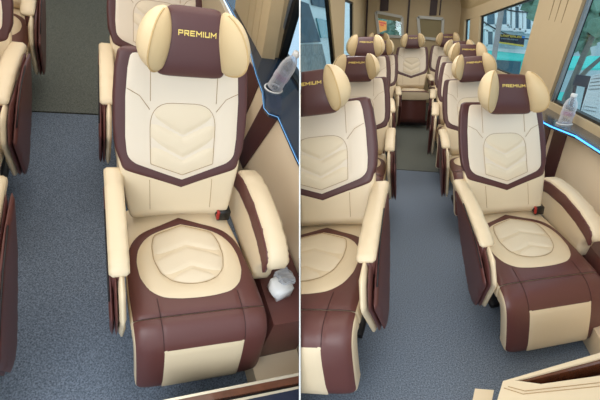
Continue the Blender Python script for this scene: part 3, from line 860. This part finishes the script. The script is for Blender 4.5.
single('light_strip', tube([(x - .003, y, .738) for x, y in LPA], .0018, 6), LED2, 'thin blue lit edge of the window ledge in the left half', 'light', 'A')
struct('wall_left_cabin', box(.462, .49, -1.0, 3.0, 0, .721, .001), PANEL, 'A')
def sA(pts, x): return plate(pts, x, x + .008, .001, .05)
struct('trim_13', join(sA([(.342, .721), (.525, .721), (.70, .20), (.56, .20)], .455), sA([(.66, .721), (.86, .721), (1.0, .20), (.80, .20)], .455)), MAROOND, 'A')
# window pillar with grooved cover
def inA(y, z, x0=.522): return (x0 - .10 * (z - .75), y, z)
pcs = []
for a, b in ((.87, .99), (1.0, 1.10), (1.11, 1.21), (1.22, 1.52)):
    pcs.append(hexa([inA(a, .75), inA(b, .75), inA(b, 1.6), inA(a, 1.6)] + [(.60, a, .75), (.60, b, .75), (.50, b, 1.6), (.50, a, 1.6)]))
pcs.append(hexa([(.53, .875, .75), (.53, 1.5, .75), (.445, 1.5, 1.6), (.445, .875, 1.6)] + [(.64, .90, .75), (.64, 1.5, .75), (.56, 1.5, 1.6), (.56, .90, 1.6)]))
struct('trim_14', join(*pcs), PILLAR, 'A')
wA = struct('window_8', slab([(.665, -1.0, .75), (.665, .93, .75), (.58, .80, 1.6), (.58, -1.0, 1.6)], -.004), GLASSA, 'A')
def partA(name, geo, m, root): return link(name, [XA @ Vector(p) for p in geo[0]], geo[1], m, root, False)
partA('window_frame', join(bar((.655, .905, .75), (.585, .79, 1.6), .022, (1, 0, 0)), bar((.66, -1.0, .757), (.66, .93, .757), .018, (0, 0, 1), .4)), RUBBER, wA)
partA('glazing_rail', join(bar((.625, .925, .75), (.56, .82, 1.6), .006, (1, 0, 0)), bar((.64, .91, .75), (.575, .80, 1.6), .006, (1, 0, 0))), ALU, wA)
struct('window_9', slab([(.62, 1.5, .75), (.62, 3.0, .75), (.54, 3.0, 1.6), (.54, 1.5, 1.6)], -.004), GLASSA, 'A')
bottle((.492, .552, .75), 'A', 'clear water bottle with white cap beside the pillar in the left half', tilt=(0, .30), hgt=.225, wide=1.1)
struct('trim_15', join(box(.238, .46, -1.0, 0, 0, .108, .006)), PANEL, 'A')
struct('trim_16', join(box(.262, .46, -.495, -.02, .11, .37, .012)), MAROON, 'A')
wrapped((.335, -.36, .372), 'A', 'white box in clear bubble wrap on the step beside the large left-half seat', .25, 1.05)
# near console edge
zA = .30
def cA_(px, py, z=zA): p = atA(px, py, 2, z); return Vector((p.x, p.y, z))
cn = thing('console_cabinet', 'wood trimmed console edge along the foot of the left half', 'cabinet', (.1, -.68, 0), 'A')
def cpA(name, geo, m, label=None): return part(name, geo, m, cn, (.1, -.68, 0), False, label)
def strip(a, b, c, d, m, name, lab=None, dz=0.0, th=.05):
    q = [cA_(*a), cA_(*b), cA_(*c), cA_(*d)]
    cpA(name, hexa([down(p, dz) for p in q] + [down(p, dz + th) for p in q]), m, lab)
strip((150, 402.5), (310, 370.5), (310, 373.5), (150, 405), CHROME, 'pale_rim', 'thin pale metal rim')
strip((150, 405), (310, 373.5), (310, 380.5), (150, 412), WOOD, 'wood_band', 'brown wood band', .002)
strip((150, 412), (310, 380.5), (310, 383.5), (150, 416), BLACK, 'dark_groove', None, .02)
strip((150, 416), (310, 383.5), (310, 386), (150, 419), CHROME, 'front_rim', None, .004)
strip((150, 419), (310, 386), (310, 470), (150, 470), mat('blue_black_panel', (24, 34, 58), .3), 'dark_panel', 'blue black front panel', .006)
q = [cA_(150, 405), cA_(310, 373), cA_(310, 470), cA_(150, 470)]
cpA('console_body', hexa([down(p, .06) for p in q] + [Vector((p.x, p.y, 0)) for p in q]), SOOT)

# ================================================================== DIVIDER between the two cabins
rv, dn, fw = Vector(RB[0]), Vector(RB[1]), Vector(RB[2])
def cw(x, y, z): return CB + rv * x + dn * y + fw * z
struct('wall_divider', hexa([cw(-.0015, -1.6, 1.42), cw(.0015, -1.6, 1.42), cw(.0015, 1.0, 1.42), cw(-.0015, 1.0, 1.42), cw(-.0015, -2.4, 5.6), cw(.0015, -2.4, 5.6), cw(.0015, 3.2, 5.6), cw(-.0015, 3.2, 5.6)]), DIV)

# ================================================================== OUTSIDE
STREET = mat('pale_concrete', (222, 226, 222), .9, var=.12, vscale=3)
FACADE = mat('pale_facade', (206, 226, 232), .8, var=.08, vscale=2)
FACADE2 = mat('facade_trim', (240, 246, 248), .8)
DARKW = mat('dark_pane', (92, 122, 138), .25)
SIGNB = mat('sign_navy', (36, 44, 66), .5)
SIGNY = mat('sign_yellow', (228, 190, 84), .5)
SIGNG = mat('sign_grey_print', (150, 160, 170), .6)
TEAL = mat('teal_canvas', (80, 214, 204), .7, var=.1)
CONC = mat('weathered_pole', (168, 160, 158), .9)
CABLE = mat('cable_black', (36, 42, 52), .7)
LEAF = mat('leaf_green', (112, 150, 132), .7, var=.5, vscale=9)
BARK = mat('bark_grey', (112, 118, 116), .9, var=.2, vscale=20)
ORANGE = mat('sign_orange', (240, 150, 60), .5, emit=(240, 150, 60), estr=.25)
REDS = mat('sign_red', (215, 60, 50), .5, emit=(215, 60, 50), estr=.25)
VANW = mat('van_white', (214, 226, 228), .35)
VANG = mat('van_glass', (58, 82, 98), .5, var=.7, vscale=2.5, spec=.2)
struct('ground', prism([(-14, -6), (16, -6), (16, 30), (-14, 30)], -1.0, -.92), STREET)

def aq(pts, ax, val): return [at(px, py, ax, val) for px, py in pts]
# pale building seen through the middle window
Y0 = 14.0
c0 = at(505, 40, 1, Y0)
bl_ = thing('building', 'pale blue grey building with shuttered upper windows seen through the middle window', 'building', (c0.x, Y0, -.92))
def bp_(name, geo, m, label=None): return part(name, geo, m, bl_, (c0.x, Y0, -.92), False, label)
ful = aq([(455, -60), (700, -60), (700, 120), (455, 120)], 1, Y0)
bp_('facade', box(ful[0].x, ful[1].x, Y0, Y0 + .6, -.9, 6.5, .02), FACADE)
for (a, b, c, d) in ((485, 2, 496, 26), (500, 2, 508, 26), (513, 5, 520, 30), (524, 8, 532, 32), (536, 5, 541, 30), (486, 30, 494, 46)):
    q = aq([(a, b), (c, b), (c, d), (a, d)], 1, Y0 - .03)
    w = bp_('window', slab(q, .06), DARKW)
    part('window_frame', frame_bars([p - Vector((0, .05, 0)) for p in q], .05, (0, 1, 0)), FACADE2, w, (c0.x, Y0, -.92), False)
for (a, b, c, d) in ((478, 26, 545, 29), (478, 47, 545, 51), (478, -4, 545, 0)):
    bp_('ledge_band', slab(aq([(a, b), (c, b + 4), (c, d + 4), (a, d)], 1, Y0 - .12), .25), FACADE2)
low = aq([(478, 58), (545, 60), (545, 82), (478, 82)], 1, Y0 - .02)
bp_('shop_front', slab(low, .04), DARKW)
sg_ = thing('shop_sign', 'dark shop sign with yellow rows of lettering on the pale building', 'sign', tuple(at(510, 46, 1, Y0 - .4)))
L0 = at(510, 46, 1, Y0 - .4)
def sp_(name, geo, m, lab=None): return part(name, geo, m, sg_, L0, False, lab)
sp_('sign_board', slab(aq([(499, 33.5), (525, 36), (523.5, 47), (497.5, 43)], 1, Y0 - .4), .1), SIGNB)
sp_('yellow_strip', slab(aq([(498, 41.5), (524, 45), (523.6, 46.8), (497.7, 43)], 1, Y0 - .45), .04), SIGNY)
def marks(x0, y0, x1, y1, hgt, n, m, name):
    g = []
    for k in range(n):
        t0, t1 = (k + .12) / n, (k + .88) / n
        xa, xb = x0 + (x1 - x0) * t0, x0 + (x1 - x0) * t1; ya, yb = y0 + (y1 - y0) * t0, y0 + (y1 - y0) * t1
        g.append(slab(aq([(xa, ya), (xa + (xb - xa) * .3, ya), (xa + (xb - xa) * .3, ya + hgt), (xa, ya + hgt)], 1, Y0 - .46), .03))
        yy = ya if k % 2 else ya + hgt * .7
        g.append(slab(aq([(xa, yy), (xb, yy), (xb, yy + hgt * .3), (xa, yy + hgt * .3)], 1, Y0 - .46), .03))
        if k % 3: g.append(slab(aq([(xb - (xb - xa) * .3, ya), (xb, ya), (xb, ya + hgt), (xb - (xb - xa) * .3, ya + hgt)], 1, Y0 - .46), .03))
    sp_(name, join(*g), m)
marks(500.5, 34.2, 522, 36.3, 2.2, 9, SIGNY, 'lettering')
marks(501, 37.8, 518, 39.4, 1.3, 12, SIGNG, 'small_lettering')
sp_('logo_panel', slab(aq([(522, 36.2), (525, 36.5), (524.8, 38.3), (521.8, 38)], 1, Y0 - .46), .03), mat('sign_blue', (40, 130, 210), .5))
aw = [at(480, 49.5, 1, Y0 - .32), at(525, 54, 1, Y0 - .32), at(523, 60, 1, Y0 - 1.6), at(478, 57, 1, Y0 - 1.6)]
single('awning', join(slab(aw, .05), *[bar(p, Vector((p.x, p.y, -.92)), .03) for p in aw[2:]]), TEAL, 'teal canvas awning over the shop front', 'awning', smooth=False)
pb_, pt_ = at(489, 90, 1, 11.0), at(506, -20, 1, 11.0)
single('utility_pole', tube([Vector((pb_.x, 11.0, -.92)), pb_, pt_], .075, 10), CONC, 'grey leaning utility pole in front of the pale building', 'pole')
for k, (a, b, lab) in enumerate((((478, 18), (540, 40), 'black overhead cable sagging low across the pale building'), ((500, 8), (560, 4), 'black overhead cable crossing high above the shop sign'))):
    p, q = at(a[0], a[1], 1, 13.848), at(b[0], b[1], 1, 13.848)
    pts = [p.lerp(q, t) - Vector((0, 0, .18 * math.sin(math.pi * t))) for t in np.linspace(0, 1, 12)]
    single('hanging_cable', tube(pts, .02, 6), CABLE, lab, 'cable', group='overhead cables')
def tree(trunk, crowns, label, r=.07, n=26, lr=.45):
    base = Vector((trunk[0].x, trunk[0].y, -.92))
    t = thing('street_tree', label, 'tree', base, 'B', 'street trees')
    part('trunk', tube(trunk, [r * (1 - .5 * i / len(trunk)) for i in range(len(trunk))], 10), BARK, t, base)
    g = []
    for c, rad in crowns:
        for k in range(n):
            d = Vector((random.gauss(0, 1), random.gauss(0, 1), random.gauss(0, 1))).normalized() * random.uniform(.4, 1) * rad
            g.append(blob(c + d, (rad * lr * random.uniform(.5, 1),) * 3, 1, .4))
    part('crown', join(*g), LEAF, t, base, False)
c1 = at(541, 2, 1, 10.0)
tree([at(552, 100, 1, 10.0), at(548, 40, 1, 10.0), c1], [(c1, .55)], 'green tree at the top right of the middle window')
# beyond the nearest window
tk = [at(556, 135, 1, 6.5), at(566, 98, 1, 6.5), at(574, 78, 1, 6.5), at(585, 52, 1, 6.5), at(600, 20, 1, 6.5)]
tree([Vector((tk[0].x - .1, 6.5, -.92))] + tk, [(at(597, 12, 1, 6.5), .42), (at(588, 34, 1, 6.7), .30)], 'grey trunked tree beyond the nearest window in the right half', .075)
single('tree_branch', tube([at(576, 82, 1, 6.36), at(587, 70, 1, 6.3), at(608, 52, 1, 6.2)], [.05, .04, .03], 8), BARK, 'bare grey branch reaching right beyond the nearest window', 'branch')
for (a, b, c, d, lab) in ((566, 56, 604, 68, 'teal market roof across the street, upper'), (550, 92, 566, 101, 'low teal market roof beside the bottle')):
    q = aq([(a, b), (c, b), (c, d), (a, d)], 1, 8.5)
    q[2] = at(c, d, 1, 7.8); q[3] = at(a, d, 1, 7.8)
    single('market_roof', slab(q, .05), TEAL, lab, 'roof', smooth=False, group='teal market roofs')
bq = aq([(577, 74.5), (592, 76.5), (589, 88), (573, 85)], 1, 6.0)
lg = [bq[3].lerp(bq[2], .15), bq[3].lerp(bq[2], .85)]
single('notice_board', join(slab(bq, .05), *[bar(p, Vector((p.x, p.y, -.92)), .02) for p in lg]), SIGNB, 'dark blue board standing across the street by the tree', 'board', smooth=False)
g = []
for k in range(13):
    t = k / 12
    g.append(bar(at(lerp(592, 612, t), lerp(76, 72, t), 1, 5.6), at(lerp(577, 600, t), lerp(126, 134, t), 1, 5.6), .009))
for k in range(16):
    t = k / 15
    g.append(bar(at(lerp(592, 577, t), lerp(76, 126, t), 1, 5.6), at(lerp(612, 600, t), lerp(72, 134, t), 1, 5.6), .009))
single('mesh_fence', join(*g), mat('galvanised_white', (216, 222, 226), .5), 'white metal mesh fence panel at the right edge', 'fence', smooth=False)
wallq = aq([(535, 40), (640, 40), (640, 112), (535, 112)], 1, 10.5)
single('market_stall', box(wallq[0].x + .6, wallq[1].x, 10.5, 11.2, -.92, 1.2, .02), mat('stall_grey', (176, 198, 204), .8, var=.25, vscale=4), 'blue grey market stall wall beyond the nearest window', 'stall', smooth=False)
# parked van beyond the left windows
vx = -3.0
van = thing('parked_van', 'white van with a dark sloping windscreen parked beyond the left window', 'van', (vx, 9.5, -.92))
def vp(name, geo, m, lab=None): return part(name, geo, m, van, (vx, 9.5, -.92), False, lab)
pv = [at(px, py, 0, vx) for px, py in ((285, -10), (309, -8), (324, 50), (326, 72), (285, 72))]
def flat(pts, t): 
    n = len(pts); V = [Vector(p) for p in pts] + [Vector(p) - Vector((t, 0, 0)) for p in pts]
    return V, [tuple(range(n)), tuple(reversed(range(n, 2 * n)))] + [(i, i + n, (i + 1) % n + n, (i + 1) % n) for i in range(n)]
bodyp = [at(px, py, 0, vx - .05) for px, py in ((280, -30), (332, -6), (334, 12), (338, 48), (338, 75), (280, 75))]
vp('van_body', flat(bodyp, 1.6), VANW)
vp('windscreen', flat([at(px, py, 0, vx) for px, py in ((285, -5), (309, 4), (321, 42), (285, 44))], .04), VANG, 'dark glass windscreen')
vp('side_window', flat([at(px, py, 0, vx) for px, py in ((317, 18), (330, 21), (334, 38), (321.5, 38))], .04), mat('teal_glass', (86, 150, 160), .15))
vp('side_window', flat([at(px, py, 0, vx) for px, py in ((310, -8), (330, -4), (331, 9), (313, 5))], .04), VANG)
vp('grey_cover', flat([at(px, py, 0, vx) for px, py in ((285, 45), (322, 44), (326, 62), (327, 72), (285, 72))], .04), mat('grey_mottle', (128, 134, 134), .8, var=.75, vscale=9), 'mottled grey lower panel')
hq = [at(px, py, 1, 17.0) for px, py in ((338, -10), (360, -10), (360, 55), (338, 55))]
single('building', box(hq[0].x, hq[1].x, 17.0, 17.5, -.92, hq[0].z + .5, .02), FACADE, 'pale building strip seen through the second left window', 'building', smooth=False)
# beyond the rear window
osn = thing('street_sign', 'orange and red sign beyond the rear window', 'sign', tuple(at(382, 33, 1, 9.0)))
L1_ = at(382, 33, 1, 9.0)
part('sign_panel', slab(aq([(378, 20), (386.5, 21.5), (386.5, 30), (379.5, 32.5)], 1, 9.0), .05), ORANGE, osn, L1_, False)
part('red_marking', join(slab(aq([(379, 21.5), (386, 23), (385.8, 24.3), (379.2, 22.8)], 1, 8.96), .03), slab(aq([(380, 24.2), (384, 25), (383.6, 26), (380.2, 25.4)], 1, 8.96), .03)), REDS, osn, L1_, False, 'red marking')
c3 = at(396, 26, 1, 12.0)
b3 = at(397, 60, 1, 12.0)
tree([Vector((b3.x, 12.0, -.92)), b3, at(396, 40, 1, 12.0), c3], [(c3, .55), (at(391, 34, 1, 12.0), .4), (at(401, 36, 1, 12.0), .45)], 'leafy tree beyond the rear window', .08)
tb = at(385, 36, 1, 15.0)
single('building', box(tb.x - 2.5, tb.x + 3, 15, 15.5, -.92, 5, .02), FACADE2, 'bright pale building behind the rear window tree', 'building', smooth=False)

# ------------------------------------------------------------------ each cabin ends at the divider
bpy.context.view_layer.update()
def trim_at_divider():
    for o in list(SC.objects):
        if o.type != 'MESH' or o.name.startswith('wall_divider'): continue
        root = o
        while root.parent: root = root.parent
        mw = o.matrix_world
        P = [mw @ v.co for v in o.data.vertices]
        sd = [(p - CB).dot(rv) for p in P]
        isA = SIDE.get(root.name, None) == 'A'
        gap = .004
        if isA: bad = max(sd) > -gap
        else: bad = min(sd) < gap
        if not bad: continue
        good = (min(sd) < -gap) if isA else (max(sd) > gap)
        if not good:
            bpy.data.objects.remove(o); continue
        bm = bmesh.new(); bm.from_mesh(o.data)
        inv = mw.inverted(); co = inv @ (CB + rv * (-gap if isA else gap)); no = (inv.to_3x3() @ rv).normalized()
        r = bmesh.ops.bisect_plane(bm, geom=bm.verts[:] + bm.edges[:] + bm.faces[:], dist=1e-6, plane_co=co, plane_no=no, clear_outer=isA, clear_inner=not isA)
        ed = [e for e in r['geom_cut'] if isinstance(e, bmesh.types.BMEdge) and e.is_valid]
        if ed: bmesh.ops.holes_fill(bm, edges=ed, sides=0)
        bm.to_mesh(o.data); bm.free()
    for o in list(SC.objects):
        if o.type == 'EMPTY' and not o.children_recursive: bpy.data.objects.remove(o)
SIDE = {}
for o in SC.objects:
    if o.parent is None and o.type in ('MESH', 'EMPTY'):
        # which cabin a thing belongs to follows from which side of the divider its origin or body lies on
        if o.type == 'EMPTY': c = o.matrix_world.translation
        else:
            c = sum((o.matrix_world @ Vector(k) for k in o.bound_box), Vector()) / 8
        SIDE[o.name] = 'A' if (c - CB).dot(rv) < 0 else 'B'
for o in SC.objects:
    if o.name in ('wall_left_far', 'ceiling_left', 'wall_left_rear', 'floor_left', 'floor_left_rear', 'trim_11', 'trim_12', 'trim_13', 'trim_14', 'trim_15', 'trim_16', 'window_8', 'window_9', 'wall_left_cabin'): SIDE[o.name] = 'A'
for o in SC.objects:
    if o.name in ('floor', 'floor_rear', 'floor_step', 'wall_left', 'wall_rear', 'ceiling', 'ground', 'window_4', 'window_5', 'window_6', 'trim_1', 'trim_2', 'trim_9', 'trim_10', 'parked_van') or o.name.startswith('building') or o.get('label', '').startswith('large cream and maroon seat cut'): SIDE[o.name] = 'B'
trim_at_divider()

# ------------------------------------------------------------------ light
w = bpy.data.worlds.new('world'); SC.world = w; w.use_nodes = True
bg = w.node_tree.nodes['Background']; bg.inputs[0].default_value = (.80, .91, 1.0, 1); bg.inputs[1].default_value = 1.3
def area(name, loc, target, size, power, color, scene='B', sy=None):
    d = bpy.data.lights.new(name, 'AREA'); d.energy = power; d.color = color; d.size = size
    if sy: d.shape = 'RECTANGLE'; d.size_y = sy
    o = bpy.data.objects.new(name, d); COL.objects.link(o)
    a, b = XF[scene] @ Vector(loc), XF[scene] @ Vector(target)
    o.matrix_world = Matrix.Translation(a) @ (b - a).to_track_quat('-Z', 'Y').to_matrix().to_4x4()
    return o
area('daylight_door_right', (-1.5, -3.4, 1.9), (.1, .4, .5), 2.2, 60, (.95, .975, 1.0), 'B')
area('overhead_fill_right', (-.42, 2.0, 1.93), (-.42, 2.0, 0), .9, 36, (1.0, .96, .90), 'B', 5.6)  # added overhead fill, no fitting in the cabin
area('daylight_door_left', (-1.7, -2.7, 1.9), (.1, .3, .5), 1.8, 26, (.95, .975, 1.0), 'A')
area('overhead_fill_left', (-.5, 1.2, 1.93), (-.5, 1.2, 0), .9, 26, (1.0, .96, .90), 'A', 3.6)  # soft fill added overhead to lift the left cabin
area('wall_fill_right', (-1.30, 1.3, 1.76), (.45, .7, .55), 1.8, 13, (.97, .98, 1.0), 'B', .25)  # fill added high on the left to brighten the right wall
area('wall_fill_left', (-1.38, .5, 1.7), (.46, .25, .45), 1.8, 15, (.97, .98, 1.0), 'A', .35)  # unseen fill added to brighten the panel under the ledge

SC.view_settings.view_transform = 'Standard'
SC.view_settings.look = 'None'
SC.view_settings.exposure = 0.0
SC.cycles.use_denoising = True
